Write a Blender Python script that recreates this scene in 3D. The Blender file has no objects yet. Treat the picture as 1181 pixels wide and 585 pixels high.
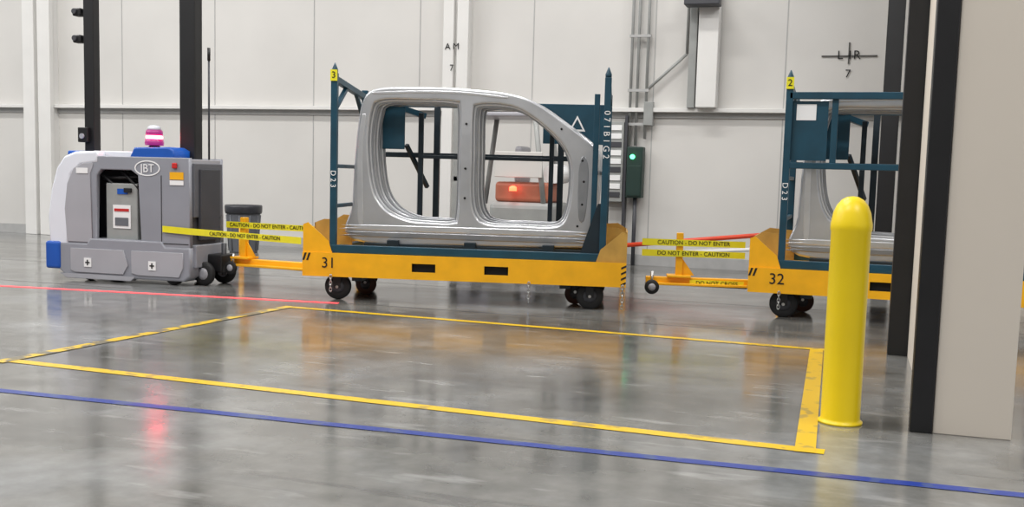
import bpy, bmesh, math, random
from mathutils import Vector, Matrix
random.seed(3)
S=bpy.context.scene
COL=S.collection
# ---------------- materials ----------------
def nd(nt,t,**kw):
    n=nt.nodes.new(t)
    for k,v in kw.items(): setattr(n,k,v)
    return n
def mat(name,c,rough=.5,metal=0.,var=.08,scale=6.,bump=0.,emit=None,es=0.,spec=.5,c2=None,coat=0.):
    m=bpy.data.materials.new(name);m.use_nodes=True;nt=m.node_tree
    b=nt.nodes['Principled BSDF']
    tc=nd(nt,'ShaderNodeTexCoord');nz=nd(nt,'ShaderNodeTexNoise')
    nz.inputs['Scale'].default_value=scale;nz.inputs['Detail'].default_value=5
    nt.links.new(tc.outputs['Object'],nz.inputs['Vector'])
    r=nd(nt,'ShaderNodeValToRGB')
    a=[max(0,x*(1-var)) for x in c]; d=[min(1,x*(1+var)) for x in (c2 or c)]
    r.color_ramp.elements[0].position=.3;r.color_ramp.elements[1].position=.7
    r.color_ramp.elements[0].color=(*a,1);r.color_ramp.elements[1].color=(*d,1)
    nt.links.new(nz.outputs['Fac'],r.inputs['Fac']);nt.links.new(r.outputs['Color'],b.inputs['Base Color'])
    b.inputs['Roughness'].default_value=rough;b.inputs['Metallic'].default_value=metal
    b.inputs['Specular IOR Level'].default_value=spec;b.inputs['Coat Weight'].default_value=coat
    if emit: b.inputs['Emission Color'].default_value=(*emit,1);b.inputs['Emission Strength'].default_value=es
    if bump:
        bp=nd(nt,'ShaderNodeBump');bp.inputs['Strength'].default_value=bump;bp.inputs['Distance'].default_value=.02
        nt.links.new(nz.outputs['Fac'],bp.inputs['Height']);nt.links.new(bp.outputs['Normal'],b.inputs['Normal'])
    return m
def srgb(r,g,b):
    f=lambda v:(v/255/12.92) if v/255<=.04045 else ((v/255+.055)/1.055)**2.4
    return (f(r),f(g),f(b))
M={}
M['wall']=mat('wall_metal_panel',srgb(208,206,202),.45,0,.06,.5)
M['trim']=mat('white_trim',srgb(222,221,218),.4,0,.03,2)
M['seam']=mat('panel_seam',srgb(172,172,171),.6)
M['joint']=mat('floor_joint_filler',srgb(78,76,74),.5)
M['beige']=mat('beige_wall_panel',srgb(214,205,192),.6,0,.03,.8)
M['black']=mat('black_steel',srgb(20,20,22),.45,0,.2,4)
M['rubber']=mat('black_rubber',srgb(26,26,27),.7,0,.2,10)
M['yellow']=mat('yellow_paint',srgb(242,176,20),.4,0,.08,5)
M['byellow']=mat('bollard_yellow_plastic',srgb(243,212,18),.34,0,.04,3)
M['gold']=mat('worn_gold_plate',srgb(190,148,70),.45,0,.15,6)
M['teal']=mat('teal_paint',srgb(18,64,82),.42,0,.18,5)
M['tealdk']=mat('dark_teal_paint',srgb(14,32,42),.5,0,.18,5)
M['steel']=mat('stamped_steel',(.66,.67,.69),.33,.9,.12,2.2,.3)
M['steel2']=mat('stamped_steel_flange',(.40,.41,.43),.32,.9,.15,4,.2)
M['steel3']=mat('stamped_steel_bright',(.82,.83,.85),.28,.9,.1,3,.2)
M['agvgrey']=mat('agv_grey_paint',srgb(142,144,152),.38,0,.05,2)
M['agvgrey2']=mat('agv_light_grey_paint',srgb(164,164,170),.38,0,.05,2)
M['agvdark']=mat('agv_dark_grey',srgb(62,63,68),.5,0,.1,3)
M['agvmid']=mat('agv_mid_grey',srgb(92,94,100),.45,0,.1,3)
M['white']=mat('white_gloss_shell',srgb(225,228,236),.25,0,.03,2,coat=.3)
M['blue']=mat('blue_paint',srgb(22,84,176),.4,0,.1,3)
M['paper']=mat('label_white',srgb(235,235,235),.6,0,.02)
M['redlab']=mat('label_red',srgb(190,30,30),.6)
M['tape']=mat('caution_tape',srgb(232,222,40),.4,0,.05,9)
M['ink']=mat('black_ink',srgb(15,15,15),.7)
M['orange']=mat('orange_red_rail',srgb(214,70,40),.45)
M['chrome']=mat('chain_steel',(.6,.6,.6),.3,1.)
M['redlamp']=mat('red_lamp',srgb(255,40,60),.4,emit=(1,.035,.05),es=45)
M['taillamp']=mat('tail_lamp_red',srgb(255,50,40),.4,emit=(1,.08,.03),es=7)
M['purple']=mat('magenta_lens',srgb(120,28,90),.3,emit=(.6,.05,.3),es=.45)
M['greenl']=mat('green_lamp',srgb(40,255,120),.4,emit=(.1,1,.4),es=5)
M['greenbox']=mat('dark_green_box',srgb(28,52,46),.5)
M['brown']=mat('brown_caster',srgb(70,40,28),.6)
M['cabinet']=mat('cabinet_grey',srgb(150,152,150),.45)
M['trash']=mat('grey_plastic',srgb(100,103,109),.6)
M['bag']=mat('dark_bag',srgb(44,45,50),.35,0,.3,12,.4)
M['laser']=mat('red_laser_line',srgb(235,60,60),.5,emit=(1,.08,.1),es=1.5)
M['orangeglow']=mat('orange_glow_paint',srgb(176,108,84),.5)  # diffuse orange lamp glow put into the forklift hood colour

def worn(name,c,c2,thr,scale=9):
    m=mat(name,c,.3);nt=m.node_tree;b=nt.nodes['Principled BSDF']
    tc=nd(nt,'ShaderNodeTexCoord');n=nd(nt,'ShaderNodeTexNoise');n.inputs['Scale'].default_value=scale;n.inputs['Detail'].default_value=8
    nt.links.new(tc.outputs['Object'],n.inputs['Vector'])
    r=nd(nt,'ShaderNodeValToRGB');r.color_ramp.elements[0].position=thr;r.color_ramp.elements[1].position=thr+.05
    r.color_ramp.elements[0].color=(*c2,1);r.color_ramp.elements[1].color=(*c,1)
    nt.links.new(n.outputs['Fac'],r.inputs['Fac']);nt.links.new(r.outputs['Color'],b.inputs['Base Color'])
    return m
M['ytape']=worn('yellow_floor_tape',srgb(218,178,26),srgb(175,148,64),.38)
M['ytapeworn']=worn('worn_yellow_floor_tape',srgb(215,178,30),srgb(115,108,90),.47,5)
M['btape']=worn('blue_floor_tape',srgb(30,54,134),srgb(60,76,126),.40)

def floor_mat():
    m=bpy.data.materials.new('polished_concrete');m.use_nodes=True;nt=m.node_tree;b=nt.nodes['Principled BSDF']
    tc=nd(nt,'ShaderNodeTexCoord')
    def noise(s,d,sc=(1,1,1),rz=0,dist=0):
        mp=nd(nt,'ShaderNodeMapping');mp.inputs['Scale'].default_value=sc;mp.inputs['Rotation'].default_value=(0,0,rz);nt.links.new(tc.outputs['Object'],mp.inputs['Vector'])
        n=nd(nt,'ShaderNodeTexNoise');n.inputs['Scale'].default_value=s;n.inputs['Detail'].default_value=d;n.inputs['Roughness'].default_value=.6;n.inputs['Distortion'].default_value=dist
        nt.links.new(mp.outputs[0],n.inputs['Vector']);return n
    n1=noise(.55,7);n2=noise(3.5,10);n3=noise(1.1,4,(.5,1.6,1));n4=noise(1.6,9,(1,4,1));n5=noise(1.0,5,(.35,5,1),-.12,.4)
    r=nd(nt,'ShaderNodeValToRGB');e=r.color_ramp.elements
    e[0].position=.32;e[0].color=(*srgb(86,85,82),1);e[1].position=.70;e[1].color=(*srgb(146,148,149),1)
    x=e.new(.5);x.color=(*srgb(114,113,109),1)
    nt.links.new(n1.outputs['Fac'],r.inputs['Fac'])
    r2=nd(nt,'ShaderNodeValToRGB');r2.color_ramp.elements[0].position=.3;r2.color_ramp.elements[1].position=.75
    r2.color_ramp.elements[0].color=(.62,.62,.62,1);r2.color_ramp.elements[1].color=(1.15,1.15,1.15,1)
    nt.links.new(n2.outputs['Fac'],r2.inputs['Fac'])
    mx=nd(nt,'ShaderNodeMix',data_type='RGBA',blend_type='MULTIPLY');mx.inputs[0].default_value=1
    nt.links.new(r.outputs[0],mx.inputs[6]);nt.links.new(r2.outputs[0],mx.inputs[7])
    r3=nd(nt,'ShaderNodeValToRGB');r3.color_ramp.elements[0].position=.59;r3.color_ramp.elements[1].position=.70
    r3.color_ramp.elements[0].color=(0,0,0,1);r3.color_ramp.elements[1].color=(.4,.4,.4,1)
    nt.links.new(n4.outputs['Fac'],r3.inputs['Fac'])
    mx2=nd(nt,'ShaderNodeMix',data_type='RGBA',blend_type='MIX');nt.links.new(r3.outputs[0],mx2.inputs[0])
    nt.links.new(mx.outputs[2],mx2.inputs[6]);mx2.inputs[7].default_value=(*srgb(170,170,168),1)
    # dark tyre scuffs
    r4=nd(nt,'ShaderNodeValToRGB');r4.color_ramp.elements[0].position=.60;r4.color_ramp.elements[1].position=.68
    r4.color_ramp.elements[0].color=(0,0,0,1);r4.color_ramp.elements[1].color=(.5,.5,.5,1)
    nt.links.new(n5.outputs['Fac'],r4.inputs['Fac'])
    mx3=nd(nt,'ShaderNodeMix',data_type='RGBA',blend_type='MIX');nt.links.new(r4.outputs[0],mx3.inputs[0])
    nt.links.new(mx2.outputs[2],mx3.inputs[6]);mx3.inputs[7].default_value=(*srgb(66,65,64),1)
    nt.links.new(mx3.outputs[2],b.inputs['Base Color'])
    mr=nd(nt,'ShaderNodeMapRange');mr.inputs['From Min'].default_value=.3;mr.inputs['From Max'].default_value=.7
    mr.inputs['To Min'].default_value=.09;mr.inputs['To Max'].default_value=.22
    nt.links.new(n3.outputs['Fac'],mr.inputs['Value']);nt.links.new(mr.outputs[0],b.inputs['Roughness'])
    b.inputs['Specular IOR Level'].default_value=.85
    bp=nd(nt,'ShaderNodeBump');bp.inputs['Strength'].default_value=.08;bp.inputs['Distance'].default_value=.02
    nt.links.new(n3.outputs['Fac'],bp.inputs['Height']);nt.links.new(bp.outputs[0],b.inputs['Normal'])
    return m
M['floor']=floor_mat()
# ---------------- helpers ----------------
def empty(name,loc=(0,0,0),rz=0.):
    o=bpy.data.objects.new(name,None);COL.objects.link(o);o.location=loc;o.rotation_euler=(0,0,rz);o.empty_display_size=.2
    return o
def addmesh(name,me,m,p=None,smooth=False):
    o=bpy.data.objects.new(name,me);COL.objects.link(o)
    if m is not None: me.materials.append(M[m])
    if smooth:
        for f in me.polygons: f.use_smooth=True
    if p: o.parent=p
    return o
def box(name,a,b,m,p=None,bev=0.,rot=None):
    bm=bmesh.new();bmesh.ops.create_cube(bm,size=1)
    s=[abs(b[i]-a[i]) for i in range(3)];c=[(a[i]+b[i])/2 for i in range(3)]
    for v in bm.verts: v.co=Vector((v.co.x*s[0],v.co.y*s[1],v.co.z*s[2]))
    if bev: bmesh.ops.bevel(bm,geom=bm.edges[:],offset=min(bev,min(s)*.45),segments=3,affect='EDGES',profile=.5)
    me=bpy.data.meshes.new(name);bm.to_mesh(me);bm.free()
    o=addmesh(name,me,m,p);o.location=c
    if rot:o.rotation_euler=rot
    return o
def tube(name,a,b,r,m,p=None,n=16,r2=None,sq=False):
    a=Vector(a);b=Vector(b);d=b-a
    bm=bmesh.new()
    bmesh.ops.create_cone(bm,cap_ends=True,segments=4 if sq else n,radius1=r*(1.414 if sq else 1),radius2=(r if r2 is None else r2)*(1.414 if sq else 1),depth=d.length)
    if sq: bmesh.ops.rotate(bm,verts=bm.verts,matrix=Matrix.Rotation(math.pi/4,3,'Z'))
    me=bpy.data.meshes.new(name);bm.to_mesh(me);bm.free()
    o=addmesh(name,me,m,p);o.location=(a+b)/2
    o.rotation_mode='QUATERNION';o.rotation_quaternion=d.to_track_quat('Z','Y')
    if not sq:
        for f in me.polygons:
            if len(f.vertices)==4:f.use_smooth=True
    return o
def beam(name,a,b,w,m,p=None):
    a=Vector(a);b=Vector(b);d=b-a;ax=max(range(3),key=lambda i:abs(d[i]))
    if sum(abs(d[i])>1e-6 for i in range(3))==1:
        lo=[min(a[i],b[i])-(w/2 if i!=ax else 0) for i in range(3)];hi=[max(a[i],b[i])+(w/2 if i!=ax else 0) for i in range(3)]
        return box(name,lo,hi,m,p,.006)
    return tube(name,a,b,w/2,m,p,sq=True)
def lathe(name,prof,m,p=None,loc=(0,0,0),n=40):
    bm=bmesh.new();rings=[]
    for r,z in prof:
        rings.append([bm.verts.new((max(r,1e-4)*math.cos(2*math.pi*i/n),max(r,1e-4)*math.sin(2*math.pi*i/n),z)) for i in range(n)])
    for k in range(len(rings)-1):
        for i in range(n): bm.faces.new((rings[k][i],rings[k][(i+1)%n],rings[k+1][(i+1)%n],rings[k+1][i]))
    bm.faces.new(rings[0][::-1]);bm.faces.new(rings[-1])
    me=bpy.data.meshes.new(name);bm.to_mesh(me);bm.free();o=addmesh(name,me,m,p,True);o.location=loc;return o
def cr(pts,k=6):
    out=[];n=len(pts)
    for i in range(n):
        p0,p1,p2,p3=[Vector(pts[(i+j-1)%n]) for j in range(4)]
        for t in range(k):
            t/=k
            out.append(.5*((2*p1)+(p2-p0)*t+(2*p0-5*p1+4*p2-p3)*t*t+(3*p1-p0-3*p2+p3)*t**3))
    return out
def plate(name,outl,holes,th,m,p=None,y=0.,bev=0.,smooth=6,x=0,z=0):
    """XZ outline with holes, thickness th along Y starting at y"""
    cu=bpy.data.curves.new(name,'CURVE');cu.dimensions='2D';cu.fill_mode='BOTH';cu.extrude=max(th/2-bev,.0005);cu.bevel_depth=bev;cu.bevel_resolution=3
    for k,pl in enumerate([outl]+holes):
        q=cr(pl,smooth) if smooth else [Vector(v) for v in pl]
        sp=cu.splines.new('POLY');sp.points.add(len(q)-1);sp.use_cyclic_u=True
        for i,v in enumerate(q): sp.points[i].co=(v[0],v[1],0,1)
    tmp=bpy.data.objects.new('t',cu);COL.objects.link(tmp)
    bpy.context.view_layer.update()
    me=bpy.data.meshes.new_from_object(tmp.evaluated_get(bpy.context.evaluated_depsgraph_get()))
    bpy.data.objects.remove(tmp);bpy.data.curves.remove(cu)
    me.materials.clear()
    for v in me.vertices: v.co=Vector((v.co.x,v.co.z*-1,v.co.y))
    me.name=name
    o=addmesh(name,me,m,p);o.location=(x,y+th/2,z)
    if smooth and bev:
        for f in me.polygons: f.use_smooth=abs(f.normal.y)<.97
    return o
def text(name,s,size,loc,m,p=None,rot=(math.pi/2,0,0),align='CENTER',ext=.001):
    cu=bpy.data.curves.new(name,'FONT');cu.body=s;cu.size=size;cu.extrude=ext;cu.align_x=align;cu.align_y='CENTER'
    tmp=bpy.data.objects.new('t',cu);COL.objects.link(tmp);bpy.context.view_layer.update()
    me=bpy.data.meshes.new_from_object(tmp.evaluated_get(bpy.context.evaluated_depsgraph_get()))
    bpy.data.objects.remove(tmp);bpy.data.curves.remove(cu);me.materials.clear();me.name=name
    o=addmesh(name,me,m,p);o.location=loc;o.rotation_euler=rot;return o
def strip(name,a,b,w,m,p=None,z=.003):
    a=Vector(a);b=Vector(b);d=(b-a).normalized();n=Vector((-d.y,d.x))*w/2
    bm=bmesh.new()
    vs=[bm.verts.new((*(q),z)) for q in (a-n,b-n,b+n,a+n)];bm.faces.new(vs)
    me=bpy.data.meshes.new(name);bm.to_mesh(me);bm.free();return addmesh(name,me,m,p)
def wheel(name,c,r,w,p,tire='rubber',hub='agvgrey2'):
    o=lathe(name,[(r*.5,-w/2),(r*.9,-w/2),(r,-w/2+.015),(r,w/2-.015),(r*.9,w/2),(r*.5,w/2)],tire,p,c,32);o.rotation_euler=(math.pi/2,0,0)
    h=lathe(name+'_hub',[(r*.2,-w/2-.012),(r*.5,-w/2-.004),(r*.5,w/2+.004),(r*.2,w/2+.012)],hub,p,c,24);h.rotation_euler=(math.pi/2,0,0)
def chain(name,x,y,z0,z1,p):
    n=int((z0-z1)/.032);bm=bmesh.new()
    for i in range(n):
        z=z0-i*.032
        mtx=Matrix.Translation((x,y,z))@Matrix.Rotation(math.pi/2*(i%2),4,'Z')@Matrix.Rotation(math.pi/2,4,'X')@Matrix.Diagonal((.8,1.4,1,1))
        R=.016;rr=.006;g=[]
        for a in range(10):
            A=2*math.pi*a/10
            g.append([bm.verts.new(mtx@Vector(((R+rr*math.cos(B))*math.cos(A),(R+rr*math.cos(B))*math.sin(A),rr*math.sin(B)))) for B in (0,1.57,3.14,4.71)])
        for a in range(10):
            for b in range(4): bm.faces.new((g[a][b],g[(a+1)%10][b],g[(a+1)%10][(b+1)%4],g[a][(b+1)%4]))
    me=bpy.data.meshes.new(name);bm.to_mesh(me);bm.free();return addmesh(name,me,'chrome',p,True)

# ---------------- room ----------------
WY=15.7
box('floor',(-28,-8,-.1),(9,WY,0),'floor')
wb=empty('wall_back')
box('wall_sheet',(-28,WY,0),(9,WY+.2,9),'wall',wb)
x=-27.6
while x<9:
    box('panel_seam',(x,WY-.006,0),(x+.014,WY+.01,9),'seam',wb); x+=1.9
tr=empty('trim_1')
box('girt_flange',(-28,WY-.14,2.30),(9,WY,2.36),'trim',tr,.006)
box('girt_shadow',(-28,WY-.03,2.22),(9,WY,2.30),'seam',tr)  # darker strip standing in for the shadow below the ledge
box('baseboard_back',(-28,WY-.05,0),(9,WY-.01,.16),'seam')
wf=empty('wall_front')
box('wall_sheet',(-28,-8.2,0),(9,-8,7),'wall',wf)
for i in range(7): box(f'dark_reflection_panel_{i}',(-26+i*5,-8,0),(-23.6+i*5,-7.95,4.0),'agvdark',wf)  # unseen dark panels added to give the steel contrasting reflections
def column(x0,x1):
    e=empty('wall_column')
    w=x1-x0
    box('flange_front',(x0,WY-.25,0),(x0+w*.42,WY-.15,9),'trim',e,.01)
    box('flange_second',(x0+w*.55,WY-.25,0),(x1,WY-.15,9),'trim',e,.01)
    box('web',(x0+.03,WY-.15,0),(x1-.03,WY-.0,9),'trim',e)
    return e
c=column(-6.20,-5.78)
text('sign_letters','A M',.14,(-6.04,WY-.262,3.28),'ink',c);text('sign_number','7',.14,(-6.04,WY-.262,2.95),'ink',c)
column(-14.35,-13.75)
e=empty('column_grid_marking')
text('letters','L 1R',.17,(-.13,WY-.02,3.12),'ink',e);text('number','7',.16,(-.13,WY-.02,2.86),'ink',e)
box('line_h',(-.5,WY-.02,3.10),(.25,WY-.012,3.12),'joint',e)
box('line_v',(-.14,WY-.02,3.0),(-.12,WY-.012,3.3),'joint',e)
e=empty('steel_column')
box('flange_a',(.32,13.9,0),(.52,13.92,8.5),'black',e);box('flange_b',(.32,14.1,0),(.52,14.12,8.5),'black',e);box('web',(.41,13.92,0),(.43,14.1,8.5),'black',e)
box('wall_partition',(.56,13.8,0),(3.5,14.0,9),'beige')
box('wall_right',(.485,5.86,0),(.865,8.46,9),'beige',None,.004)
box('door_jamb_near',(.37,5.84,0),(.482,5.96,9),'black',None,.006)
e=empty('door_1')
box('guide_rail',(.34,8.48,0),(.50,8.60,9),'black',e,.005)
box('panel_edge',(.51,8.62,0),(.62,8.74,9),'trim',e,.005)
lathe('bollard',[(.118,0),(.118,.012),(.106,.016),(.104,.03),(.104,1.05),(.109,1.06),(.109,1.09),(.105,1.11),(.098,1.15),(.082,1.19),(.058,1.22),(.03,1.236),(0,1.24)],'byellow',None,(.015,5.92,0),48)

# floor markings
e=empty('floor_marking_yellow')
strip('line_near',(-5.25,5.44),(-.05,5.21),.095,'ytape',e)
strip('line_far',(-5.08,8.72),(-.1,8.49),.09,'ytape',e)
strip('line_end',(-.14,5.16),(-.185,8.50),.10,'ytape',e,.0045)
strip('line_start',(-5.22,5.35),(-5.02,8.76),.10,'ytapeworn',e,.0045)
e=empty('floor_marking_blue');strip('line',(-9,4.58),(3,4.86),.075,'btape',e)
e=empty('floor_laser_line');strip('line',(-12,8.29),(-4.75,9.21),.065,'laser',e)
e=empty('floor_joint')
strip('joint_2',(-28,11.2),(9,11.2),.012,'joint',e,.0015);strip('joint_3',(-28,9.0),(9,9.4),.012,'joint',e,.0012)

# ---------------- car body side panel ----------------
OUT=[(0,0),(-.015,.35),(0,.75),(.03,1.12),(.07,1.37),(.14,1.485),(.3,1.53),(.7,1.54),(1.04,1.535),(1.49,1.50),(1.8,1.42),(2.1,1.23),(2.36,1.04),(2.44,.95),(2.46,.8),(2.44,.4),(2.37,.02),(2.30,0),(1.2,-.02)]
H1=[(.23,1.44),(.62,1.455),(1.01,1.445),(1.085,1.37),(1.09,.9),(1.085,.27),(1.02,.175),(.78,.17),(.52,.19),(.29,.30),(.155,.52),(.10,.95),(.13,1.31)]
H2=[(1.24,1.42),(1.53,1.42),(1.76,1.34),(2.03,1.14),(2.19,.94),(2.24,.71),(2.21,.34),(2.09,.175),(1.7,.165),(1.38,.17),(1.24,.25),(1.185,.46),(1.18,.9),(1.18,1.33)]
def ins(P,d):
    w=max(p[0] for p in P)-min(p[0] for p in P);h=max(p[1] for p in P)-min(p[1] for p in P)
    kx,kz=1-2*d/w,1-2*d/h
    cx=(min(p[0] for p in P)+max(p[0] for p in P))/2;cz=(min(p[1] for p in P)+max(p[1] for p in P))/2
    return [(cx+(p[0]-cx)*kx,cz+(p[1]-cz)*kz) for p in P]
def bodyside(e,n,x,y,z):
    plate(f'bodyside_{n}_skin',OUT,[H1,H2],.05,'steel',e,y,.022,6,x,z)
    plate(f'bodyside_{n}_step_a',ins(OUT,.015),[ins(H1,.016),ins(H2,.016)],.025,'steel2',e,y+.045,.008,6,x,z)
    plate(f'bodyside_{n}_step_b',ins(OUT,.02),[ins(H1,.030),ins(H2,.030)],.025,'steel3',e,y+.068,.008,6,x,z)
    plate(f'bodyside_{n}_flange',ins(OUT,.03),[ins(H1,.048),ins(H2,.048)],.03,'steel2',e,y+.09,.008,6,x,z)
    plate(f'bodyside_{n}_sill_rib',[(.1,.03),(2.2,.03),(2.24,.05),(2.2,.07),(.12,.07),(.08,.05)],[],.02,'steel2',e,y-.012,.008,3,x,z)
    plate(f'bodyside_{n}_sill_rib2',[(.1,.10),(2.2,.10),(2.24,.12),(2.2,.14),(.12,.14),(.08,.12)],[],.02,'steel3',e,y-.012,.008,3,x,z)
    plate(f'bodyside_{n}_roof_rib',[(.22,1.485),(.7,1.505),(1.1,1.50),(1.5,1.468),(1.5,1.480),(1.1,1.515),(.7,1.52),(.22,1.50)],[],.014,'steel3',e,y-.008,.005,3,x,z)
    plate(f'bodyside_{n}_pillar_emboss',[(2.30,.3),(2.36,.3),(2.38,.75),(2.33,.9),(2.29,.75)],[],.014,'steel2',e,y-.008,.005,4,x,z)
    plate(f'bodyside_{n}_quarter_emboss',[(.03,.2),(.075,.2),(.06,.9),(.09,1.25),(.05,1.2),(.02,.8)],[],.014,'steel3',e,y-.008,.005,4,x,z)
    for i,(a,b) in enumerate(((2.32,.86),(2.34,.65),(2.33,.42),(2.29,.2),(2.1,1.17),(1.135,1.2),(1.135,.75),(1.135,.45))):
        o=lathe(f'bodyside_{n}_hole_{i}',[(.012,-.002),(.012,.002)],'ink',e,(x+a,y-.011,z+b),16);o.rotation_euler=(math.pi/2,0,0)

def cart(name,loc,rz,num,tag,second=False):
    e=empty(name,loc,rz);L=3.25;D=1.4
    slots=[(1.12,1.36),(1.85,2.09)]
    sh=[[(a,.315),(b,.315),(b,.40),(a,.40)] for a,b in slots]
    plate('deck_front_rail',[(0,.24),(L,.24),(L,.48),(0,.48)],sh,.02,'yellow',e,0,0,0)
    plate('deck_rear_rail',[(0,.24),(L,.24),(L,.48),(0,.48)],sh,.02,'yellow',e,D-.02,0,0)
    box('deck_top',(0,.02,.455),(L,D-.02,.478),'yellow',e)
    box('deck_slot_dark',(.9,.06,.3),(2.3,.1,.42),'ink',e)  # black sheet put behind the slots so they read dark
    box('deck_end_left',(0,.02,.24),(.02,D-.02,.455),'yellow',e);box('deck_end_right',(L-.02,.02,.24),(L,D-.02,.455),'yellow',e)
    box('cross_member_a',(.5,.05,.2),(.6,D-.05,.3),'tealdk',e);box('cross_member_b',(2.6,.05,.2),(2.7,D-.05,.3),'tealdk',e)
    text('deck_number',num,.15,(.27,-.003,.375),'ink',e)
    for k in range(2): plate(f'hazard_stripe_{k}',[(.0+k*.04,.40),(.02+k*.04,.40),(.045+k*.04,.475),(.025+k*.04,.475)],[],.002,'ink',e,-.003,0,0)
    for k in range(4): plate(f'hazard_stripe_r{k}',[(L-.05,.25+k*.055),(L-.0,.275+k*.055),(L-.0,.295+k*.055),(L-.05,.27+k*.055)],[],.002,'ink',e,-.003,0,0)
    for s,x0 in ((1,0),(-1,L)):
        X=lambda v:x0+s*v
        plate('end_guide_front',[(X(0),.48),(X(.30),.48),(X(.26),.60),(X(.05),.78),(X(0),.76)],[],.012,'gold' if s<0 else 'yellow',e,.02,0,0)
        plate('end_guide_rear',[(X(0),.48),(X(.40),.48),(X(.40),.80),(X(.10),.80),(X(0),.76)],[],.012,'gold',e,.42,0,0)
        plate('end_guide_far',[(X(0),.48),(X(.36),.48),(X(.36),.8),(X(.10),.82),(X(0),.76)],[],.012,'gold',e,1.2,0,0)
        box('end_guide_plate',(X(0) if s>0 else X(.012),.42,.48),(X(.012) if s>0 else X(0),1.2,.76),'gold',e)
    for i,(x,y,t) in enumerate(((.34,.12,'rubber'),(2.9,.12,'rubber'),(.36,1.2,'rubber'),(2.9,1.2,'rubber'),(2.74,.5,'brown'),(.5,.65,'brown'))):
        wheel(f'caster_wheel_{i}',(x,y,.135 if t=='rubber' else .11),.135 if t=='rubber' else .11,.06,e,t,'agvdark')
        box(f'caster_fork_a{i}',(x-.04,y-.05,.12),(x+.04,y-.038,.27),'black',e,.004);box(f'caster_fork_b{i}',(x-.04,y+.038,.12),(x+.04,y+.05,.27),'black',e,.004)
        box(f'caster_plate_{i}',(x-.08,y-.08,.27),(x+.08,y+.08,.29),'black',e)
        tube(f'caster_axle_{i}',(x,y-.055,.13),(x,y+.055,.13),.015,'chrome',e)
    chain('chain_1',.30,-.02,.24,.06,e);chain('chain_2',2.3,-.02,.24,.03,e);chain('chain_3',3.22,-.02,.24,.01,e)
    w=.065
    box('rack_base_front',(.26,.03,.478),(3.05,.10,.56),'teal',e,.006);box('rack_base_rear',(.26,D-.12,.478),(3.05,D-.05,.56),'teal',e,.006)
    for i,x in enumerate((.26,.95,1.65,2.35,2.98)): box(f'rack_base_cross_{i}',(x,.1,.478),(x+.07,D-.12,.535),'teal',e,.005)
    box('rack_saddle',(.55,.32,.535),(2.8,.36,.57),'tealdk',e,.004);box('rack_saddle_b',(.55,.9,.535),(2.8,.94,.57),'tealdk',e,.004)
    for x in (.8,1.6,2.4): box('rack_saddle_block',(x,.28,.535),(x+.12,.40,.61),'tealdk',e,.006)
    xl,xr=.30,3.01
    ft,rt=2.27,2.2
    beam('post_front_left',(xl,.065,.5),(xl,.065,ft),w,'teal',e);beam('post_front_right',(xr,.065,.5),(xr,.065,ft),w,'teal',e)
    beam('post_rear_left',(xl,D-.09,.5),(xl,D-.09,rt),w,'teal',e);beam('post_rear_right',(xr,D-.09,.5),(xr,D-.09,rt),w,'teal',e)
    for x in (xl,xr): lathe('post_tip',[(.03,0),(.032,.03),(.012,.08),(.004,.1)],'teal',e,(x,.065,ft),16)
    box('post_tag',(xl-.035,.02,ft-.08),(xl+.035,.03,ft+.03),'tape',e);text('post_tag_number',tag,.09,(xl,.017,ft-.025),'ink',e)
    for x,nm in ((xl,'left'),(xr,'right')):
        beam(f'side_top_{nm}',(x,.09,ft-.06),(x,D-.1,rt-.08),w*.9,'teal',e)
        beam(f'side_mid_{nm}',(x,.09,1.35),(x,D-.1,1.35),w*.6,'teal',e)
        beam(f'side_low_{nm}',(x,.09,.95),(x,D-.1,.95),w*.6,'teal',e)
        beam(f'side_brace_{nm}',(x,.09,1.92),(x,.55,rt-.02),w*.6,'teal',e)
        beam(f'side_brace_rear_{nm}',(x,D-.12,1.85),(x,D-.5,rt-.06),w*.6,'teal',e)
    plate('post_gusset_right',[(xr-.22,.56),(xr-.02,.56),(xr-.02,1.05),(xr-.06,1.05)],[],.012,'tealdk',e,.08,0,0)
    box('post_channel_right',(xr-.13,.16,.50),(xr-.075,.21,2.12),'teal',e,.005)
    text('post_stencil','0 7 1 B 1 G 2',.085,(xr,.028,1.72),'paper',e,(math.pi/2,math.pi/2,0))
    text('post_stencil_left','D 2 3',.075,(xl,.028,1.22),'paper',e,(math.pi/2,math.pi/2,0))
    yr=D-.09
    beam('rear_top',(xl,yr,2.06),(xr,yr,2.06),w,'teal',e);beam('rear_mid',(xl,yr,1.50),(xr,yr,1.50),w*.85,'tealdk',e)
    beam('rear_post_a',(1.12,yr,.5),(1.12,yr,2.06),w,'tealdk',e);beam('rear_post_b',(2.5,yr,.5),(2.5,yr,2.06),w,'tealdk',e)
    box('rear_panel',(2.3,yr-.045,1.66),(2.98,yr-.033,2.06),'teal',e)
    t=[(2.58,1.80),(2.76,1.80),(2.67,1.97)]
    ti=[(2.61,1.82),(2.73,1.82),(2.67,1.935)]
    plate('panel_triangle_mark',t,[ti],.003,'paper',e,yr-.05,0,0)
    box('arm_panel',(.62,.8,1.55),(.86,.82,2.0),'teal',e,.004)
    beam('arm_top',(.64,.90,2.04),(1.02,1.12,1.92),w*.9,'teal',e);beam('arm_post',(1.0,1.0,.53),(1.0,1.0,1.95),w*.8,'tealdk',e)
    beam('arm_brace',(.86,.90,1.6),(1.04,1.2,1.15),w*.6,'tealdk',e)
    beam('arm_post_b',(2.42,.98,.53),(2.42,.98,1.75),w*.75,'tealdk',e);beam('arm_bar',(1.0,.98,1.48),(2.42,.98,1.48),w*.6,'tealdk',e)
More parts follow.
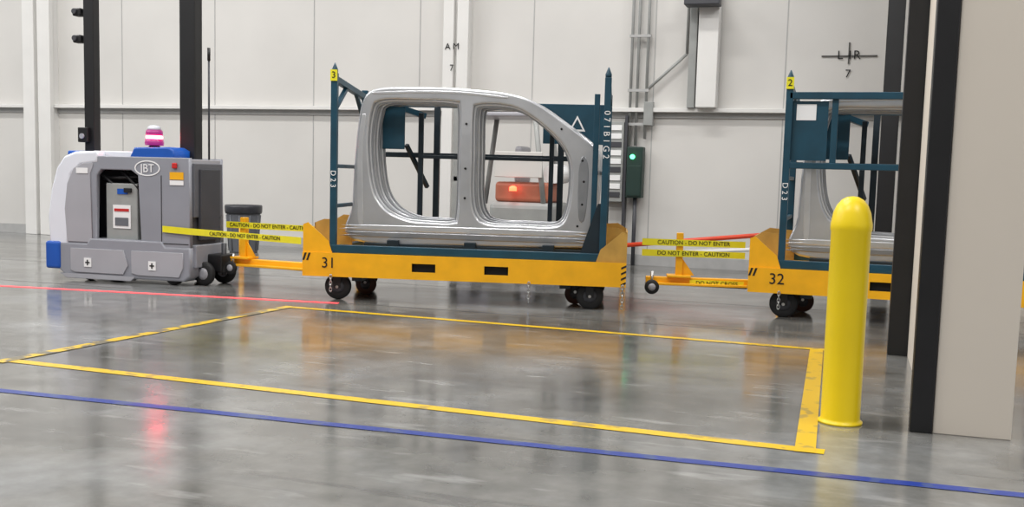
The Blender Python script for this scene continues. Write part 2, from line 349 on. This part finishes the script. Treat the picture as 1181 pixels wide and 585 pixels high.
    if second:
        beam('front_top',(xl,.065,2.13),(xr,.065,2.13),w,'teal',e);beam('front_mid',(xl,.065,1.47),(xr,.065,1.47),w*.9,'teal',e)
        box('front_panel',(xl+.03,.08,1.52),(xl+.36,.10,2.08),'teal',e)
        beam('front_inner_post',(xl+.42,.09,1.47),(xl+.42,.09,2.13),w*.9,'teal',e)
        box('front_panel_label',(xl+.07,.074,1.9),(xl+.25,.079,2.05),'paper',e)
    for n,(dx,dy) in enumerate(((0,.34),(.02,.55),(.03,.75))): bodyside(e,n,.455+dx,dy,.61)
    return e
cart('parts_cart',(-5.22,9.33,0),math.radians(12),'31','3')
cart('parts_cart.001',(-.9,10.3,0),0,'32','2',True)

# ---------------- AGV tugger ----------------
a=empty('automated_guided_tugger',(-8.54,9.60,0),math.radians(3));a.scale=(.93,1,1)
D=.7
def pr(name,pts,y0,th,m,bev=.012,sm=0,holes=[]): return plate(name,pts,holes,th,m,a,y0,bev,sm)
pr('chassis_skirt',[(.06,.17),(.2,.07),(1.8,.07),(1.87,.12),(1.87,.40),(1.55,.40),(1.5,.46),(.55,.46),(.5,.40),(.06,.40)],-.02,D+.04,'agvgrey',.02)
pr('nose_shell',[(.0,.36),(-.03,.7),(.02,1.0),(.1,1.24),(.2,1.36),(.34,1.41),(.62,1.42),(.62,1.35),(.4,1.32),(.25,1.2),(.2,.9),(.2,.36)],-.01,D+.02,'white',.03)
pr('side_panel',[(.14,.42),(.10,.75),(.14,1.05),(.24,1.27),(.38,1.35),(.6,1.385),(1.86,1.385),(1.87,.42)],0,.06,'agvgrey',.012,0,[[(.60,.47),(.62,1.19),(.68,1.26),(1.10,1.26),(1.2,1.2),(1.24,.47)]])
pr('side_panel_far',[(.14,.42),(.10,.75),(.14,1.05),(.24,1.27),(.38,1.35),(.6,1.385),(1.86,1.385),(1.87,.42)],D-.06,.06,'agvgrey',.012)
pr('side_arch',[(.22,.44),(.19,.8),(.23,1.08),(.32,1.25),(.46,1.31),(.58,1.31),(.54,1.2),(.56,.44)],-.012,.02,'agvgrey2',.006)
box('panel_seam_line',(1.50,-.004,.48),(1.508,.0,1.2),'ink',a);box('panel_seam_line_b',(1.26,-.004,.455),(1.86,.0,.463),'ink',a)
box('bay_back',(.25,.5,.4),(1.3,.52,1.3),'agvdark',a);box('bay_floor',(.25,.06,.42),(1.3,D-.06,.45),'agvdark',a);box('bay_roof',(.3,.05,1.30),(1.87,D-.04,1.384),'agvgrey2',a,.01)
box('bay_cabinet',(.70,.07,.46),(1.13,.48,1.10),'cabinet',a,.012);box('cabinet_label_blue',(.86,.062,.98),(1.0,.069,1.04),'blue',a)
box('cabinet_label',(.80,.062,.60),(1.04,.069,.86),'paper',a);box('cabinet_label_mark',(.82,.056,.79),(1.02,.061,.82),'redlab',a);box('cabinet_label_photo',(.83,.056,.63),(1.01,.061,.72),'trash',a)
box('cabinet_handle',(.96,.04,1.0),(1.06,.07,1.05),'black',a,.008)
for i,(p,q) in enumerate((((.64,.08,1.2),(.9,.1,1.0)),((.9,.1,1.24),(1.2,.08,1.0)),((.64,.1,1.15),(1.15,.12,1.18)))): tube(f'bay_cable_{i}',p,q,.018,'black',a)
box('rear_tower',(1.3,.05,.40),(1.87,D-.05,1.30),'agvdark',a,.015)
box('rear_face_upper',(1.86,.06,.75),(1.90,D-.06,1.34),'agvmid',a,.01);box('rear_face_panel',(1.885,.15,.5),(1.93,D-.15,1.28),'agvdark',a,.01)
box('rear_face_lower',(1.86,.05,.2),(1.93,D-.05,.45),'agvgrey',a,.012)
box('bumper_blue',(-.08,-.04,.12),(.13,D+.02,.43),'blue',a,.03)
box('bumper_top_dark',(-.04,.04,.43),(.04,D-.04,.5),'agvdark',a,.015)
pr('skirt_lip',[(.14,.07),(.22,.03),(1.1,.03),(1.14,.07)],-.03,.1,'agvgrey2',.006)
pr('skirt_panel_left',[(.28,.12),(.34,.10),(1.0,.10),(1.06,.2),(1.0,.36),(.28,.36)],-.035,.02,'agvgrey2',.006)
pr('skirt_panel_right',[(1.12,.12),(1.2,.10),(1.75,.10),(1.8,.2),(1.8,.36),(1.12,.36)],-.035,.02,'agvgrey2',.006)
for x in (.52,1.4):
    box('arrow_label',(x-.05,-.042,.16),(x+.05,-.036,.26),'paper',a);box('arrow_v',(x-.008,-.046,.18),(x+.008,-.043,.24),'ink',a);box('arrow_h',(x-.03,-.046,.203),(x+.03,-.043,.217),'ink',a)
box('warning_label',(1.62,-.008,1.16),(1.80,-.002,1.24),'yellow',a);box('warning_label_b',(1.62,-.008,1.10),(1.80,-.002,1.15),'paper',a)
box('nose_label',(.36,-.02,1.20),(.52,-.013,1.26),'paper',a)
text('logo_text','JBT',.13,(1.32,-.006,1.27),'paper',a)
bm=[(1.32+.17*math.cos(t*math.pi/16),1.275+.085*math.sin(t*math.pi/16)) for t in range(32)];bi=[(1.32+.155*math.cos(t*math.pi/16),1.275+.072*math.sin(t*math.pi/16)) for t in range(32)]
plate('logo_ring',bm,[bi],.003,'paper',a,-.006,0,0)
pr('top_blue_shroud',[(1.06,1.37),(1.12,1.48),(1.56,1.49),(1.62,1.46),(1.62,1.37)],.04,.5,'blue',.02)
pr('top_deck_left',[(.42,1.37),(.5,1.44),(1.0,1.44),(1.06,1.38)],.12,.48,'white',.015)
box('top_blue_small',(.14,.1,1.34),(.4,.5,1.45),'blue',a,.02)
bx,by=1.20,.30
lathe('beacon_base',[(.07,1.45),(.07,1.51),(.055,1.53)],'agvdark',a,(bx,by,0),24)
lathe('beacon_lens_magenta',[(.105,1.53),(.11,1.56),(.10,1.60)],'purple',a,(bx,by,0),24)
lathe('beacon_lens_red',[(.09,1.60),(.10,1.62),(.09,1.64)],'redlamp',a,(bx,by,0),24)
lathe('beacon_lens_mid',[(.095,1.64),(.098,1.67),(.09,1.70)],'purple',a,(bx,by,0),24)
lathe('beacon_cap',[(.08,1.70),(.075,1.73),(.05,1.75),(0,1.755)],'white',a,(bx,by,0),24)
box('mast_front',(.16,.38,1.38),(.30,.5,3.9),'black',a,.01);box('mast_front_foot',(.08,.34,1.36),(.36,.54,1.43),'black',a,.01);box('mast_front_box',(.10,.33,1.55),(.24,.40,1.72),'black',a,.01)
tube('mast_lens',(.17,.31,1.62),(.17,.34,1.62),.03,'agvgrey2',a)
box('mast_rear',(1.50,.36,1.36),(1.71,.52,3.9),'black',a,.015)
for z in (2.72,3.02):
    box('sensor_arm',(-.02,.42,z),(.17,.46,z+.03),'black',a);box('sensor_head',(.0,.38,z-.04),(.12,.5,z+.05),'black',a,.02);tube('sensor_lens',(.04,.36,z+.01),(.04,.4,z+.01),.03,'agvdark',a)
tube('antenna',(1.84,.45,1.36),(1.84,.45,2.55),.012,'agvdark',a);tube('antenna_tip',(1.84,.45,2.48),(1.84,.45,2.62),.018,'black',a)
box('estop_box',(1.66,-.03,1.28),(1.72,.0,1.34),'redlab',a,.01)
for i,(x,y) in enumerate(((.45,.1),(1.62,.08),(.45,D-.1),(1.62,D-.08))): wheel(f'drive_wheel_{i}',(x,y,.11),.11,.09,a)
wheel('hitch_wheel_a',(2.0,.52,.15),.15,.08,a);wheel('hitch_wheel_b',(1.94,.2,.13),.13,.07,a)
box('hitch_block',(1.86,.28,.14),(2.12,.58,.34),'black',a,.02);tube('hitch_pin',(2.06,.42,.1),(2.06,.42,.46),.03,'agvdark',a)

# ---------------- tow bars with caution tape ----------------
def towbar(p0,p1,post_t,tapeh,jz=.075):
    P0=Vector((p0[0],p0[1],0));P1=Vector((p1[0],p1[1],0));d=P1-P0;L=d.length
    e=empty('caution_tape_tow_bar',p0+(0,),math.atan2(d.y,d.x))
    box('bar',(0,-.04,.24),(L,.04,.30),'yellow',e,.008);box('bar_plate',(L*.1,-.12,.22),(L*.98,.12,.245),'yellow',e,.006)
    x=L*post_t
    box('post',(x-.035,-.035,.28),(x+.035,.035,.76),'yellow',e,.006);box('post_foot',(x-.12,-.1,.30),(x+.12,.1,.325),'yellow',e,.006)
    plate('post_gusset',[(x+.03,.32),(x+.16,.32),(x+.03,.5)],[],.01,'yellow',e,-.005,0,0)
    wheel('jack_wheel',(L*.06,-.12,jz),.075,.04,e);tube('jack_leg',(L*.06,-.08,jz),(L*.06,-.08,.36),.015,'chrome',e)
    tube('safety_chain_rod',(0,.08,.22),(L,.10,.20),.012,'chrome',e)
    for i,(z,xa,xb,s) in enumerate(tapeh):
        plate(f'tape_{i}',[(xa,z-.035),(xb,z-.035),(xb,z+.03),(xa,z+.035)],[],.004,'tape',e,-.05-.01*i,0,0)
        text(f'tape_text_{i}',s,.058,((xa+xb)/2,-.054-.01*i,z),'ink',e)
    return e
towbar((-6.55,10.14),(-5.42,10.05),.14,[(.675,-.05,1.1,'CAUTION - DO NOT ENTER - CAUTION')],.2)
e=empty('caution_tape')
def rib(n,a,b,h):
    bm=bmesh.new();vs=[bm.verts.new(v) for v in ((a[0],a[1],a[2]-h/2),(b[0],b[1],b[2]-h/2),(b[0],b[1],b[2]+h/2),(a[0],a[1],a[2]+h/2))];bm.faces.new(vs)
    me=bpy.data.meshes.new(n);bm.to_mesh(me);bm.free();return addmesh(n,me,'tape',e)
rib('ribbon_side',(-7.12,9.655,.62),(-6.78,9.665,.605),.07);rib('ribbon_span',(-6.78,9.665,.605),(-5.24,9.34,.59),.07)
text('ribbon_text','CAUTION - DO NOT ENTER - CAUTION',.055,(-6.0,9.495,.597),'ink',e,(math.pi/2,0,-.208))
towbar((-1.98,10.72),(-.95,10.95),.32,[(.66,-.05,1.0,'CAUTION - DO NOT ENTER'),(.55,-.05,1.0,'DO NOT ENTER - CAUTION'),(.25,.45,1.0,'DO NOT CROSS')],.2)

# ---------------- background stuff ----------------
e=empty('electrical_panel',(-3.42,WY-.18,0))
box('enclosure',(-.16,0,.95),(.14,.17,2.15),'cabinet',e,.01)
for i in range(9): box(f'louver_{i}',(-.13,-.012,1.02+i*.125),(.11,0,1.10+i*.125),'paper' if i%3 else 'agvdark',e,.004)
box('enclosure_edge',(.15,.0,.0),(.19,.13,2.25),'agvdark',e)
box('support_leg',(-.16,.02,0),(-.12,.12,.97),'agvdark',e)
e=empty('control_box',(-3.08,WY-.25,0))
box('box',(-.13,0,1.02),(.11,.2,1.78),'greenbox',e,.015);box('door',(-.11,-.015,1.05),(.09,0,1.5),'greenbox',e,.01)
o=lathe('green_light',[(.035,-.01),(.035,.01),(.02,.025)],'greenl',e,(-.04,-.02,1.63),20);o.rotation_euler=(math.pi/2,0,0)
tube('conduit_down',(-.0,.1,0),(-.0,.1,1.02),.03,'agvdark',e)
e=empty('wall_conduit')
for i,x in enumerate((-3.22,-3.12,-2.98)): tube(f'pipe_{i}',(x,WY-.1,1.8 if i<2 else 1.9),(x,WY-.1,6),.022,'cabinet',e)
tube('pipe_diag',(-2.98,WY-.1,2.62),(-2.40,WY-.1,3.15),.022,'cabinet',e);tube('pipe_diag_up',(-2.40,WY-.1,3.15),(-2.40,WY-.1,6),.022,'cabinet',e)
for z in (2.1,2.6,3.4): box(f'clamp_{z}',(-3.26,WY-.13,z),(-2.94,WY-.08,z+.04),'seam',e)
box('junction_box',(-3.0,WY-.16,2.1),(-2.86,WY-.05,2.45),'cabinet',e,.01)
e=empty('wall_downspout_duct');box('duct',(-2.22,WY-.3,2.36),(-1.93,WY-.02,7),'trim',e,.012);box('duct_side',(-2.36,WY-.2,2.36),(-2.25,WY-.02,7),'cabinet',e,.008);box('fixture',(-2.4,WY-.6,3.78),(-1.9,WY-.32,3.95),'agvdark',e,.015)
e=empty('trash_can',(-8.98,14.2,0))
lathe('can',[(.21,0),(.215,.02),(.255,.60),(.27,.64),(.275,.69),(.275,.72),(.25,.72)],'trash',e)
lathe('bag_rim',[(.272,.60),(.285,.63),(.290,.71),(.28,.735),(.24,.72),(.2,.6)],'bag',e)
for k in range(10):
    t=k*math.pi/5; tube(f'can_rib_{k}',(.216*math.cos(t),.216*math.sin(t),.03),(.256*math.cos(t),.256*math.sin(t),.58),.012,'trash',e,8)
e=empty('red_barrier_rail')
tube('rail',(-3.2,14.0,.36),(-.7,14.0,.66),.03,'orange',e);tube('rail_low',(-2.6,14.05,.30),(-.7,14.05,.46),.03,'paper',e)
for x in (-2.9,-.8): tube('post',(x,14.02,0),(x,14.02,.6),.04,'yellow',e)
e=empty('orange_barrier_rail')
tube('rail',(-8.2,12.6,.50),(-6.0,12.6,.52),.03,'orange',e)
for x in (-8.0,-6.2): tube('post',(x,12.6,0),(x,12.6,.55),.035,'yellow',e);box('foot',(x-.15,12.5,0),(x+.15,12.7,.02),'yellow',e)
e=empty('forklift',(-5.15,13.2,0))
box('counterweight',(.55,.0,.25),(1.45,.95,.95),'cabinet',e,.08);box('chassis',(.1,.05,.2),(.75,.9,.75),'agvgrey2',e,.05)
box('hood',(.6,.1,.95),(1.35,.85,1.22),'orangeglow',e,.05);box('seat_back',(.82,.25,1.2),(.92,.7,1.7),'agvgrey2',e,.04)
for x,y in ((.2,.08),(.2,.87),(1.3,.08),(1.3,.87)): tube('guard_post',(x,y,.9),(x+(.15 if x<1 else -.15),y,2.1),.035,'cabinet',e)
box('guard_roof',(.2,.04,2.08),(1.3,.92,2.14),'agvgrey2',e,.02)
for y in (.2,.7): box('mast_rail',(-.05,y,.1),(.05,y+.08,2.3),'cabinet',e,.01)
for z in (.4,1.2,2.2): box('mast_cross',(-.04,.2,z),(.04,.78,z+.08),'cabinet',e,.01)
for y in (.22,.68): box('fork',(-1.0,y,.06),(-.05,y+.1,.1),'black',e)
for x,y in ((.25,.02),(1.15,.02),(.25,.93),(1.15,.93)): wheel('wheel',(x,y,.22),.22,.14,e)
lathe('tail_lamp',[(.05,0),(.05,.05),(.02,.07)],'taillamp',e,(.9,-.02,1.10),20)
box('side_panel_lower',(.62,.02,1.28),(1.28,.05,1.62),'wall',e,.01)
tube('lpg_tank',(1.38,.2,1.34),(1.38,.75,1.34),.13,'paper',e)

# ---------------- lights ----------------
def area(n,loc,sx,sy,pw,rot=(0,0,0),c=(1,.98,.95)):
    l=bpy.data.lights.new(n,'AREA');l.shape='RECTANGLE';l.size=sx;l.size_y=sy;l.energy=pw;l.color=c
    o=bpy.data.objects.new(n,l);COL.objects.link(o);o.location=loc;o.rotation_euler=rot
for j,y in enumerate((1,6,11)):
    for i,x in enumerate((-20,-12,-4,4)): area('high_bay_light',(x,y,8.5),4,.6,315)
W=bpy.data.worlds.new('World');S.world=W;W.use_nodes=True
bg=W.node_tree.nodes['Background'];bg.inputs[0].default_value=(.95,.96,1,1);bg.inputs[1].default_value=.49
S.view_settings.view_transform='Standard'
# ---------------- camera ----------------
y,p,r=.3105,.1,-.0271
f=Vector((-math.sin(y)*math.cos(p),math.cos(y)*math.cos(p),-math.sin(p)));rt=Vector((math.cos(y),math.sin(y),0));dn=f.cross(rt)
c,s=math.cos(r),math.sin(r);R=c*rt+s*dn;Dn=-s*rt+c*dn
m=Matrix((R,-Dn,-f)).transposed().to_4x4();m.translation=(0,0,1.3)
cd=bpy.data.cameras.new('camera');cam=bpy.data.objects.new('camera',cd);COL.objects.link(cam);cam.matrix_world=m
cd.sensor_width=36;cd.lens=1202.5/1181*36;cd.shift_y=(323.5-292.5)/1181;cd.clip_end=200
S.camera=cam
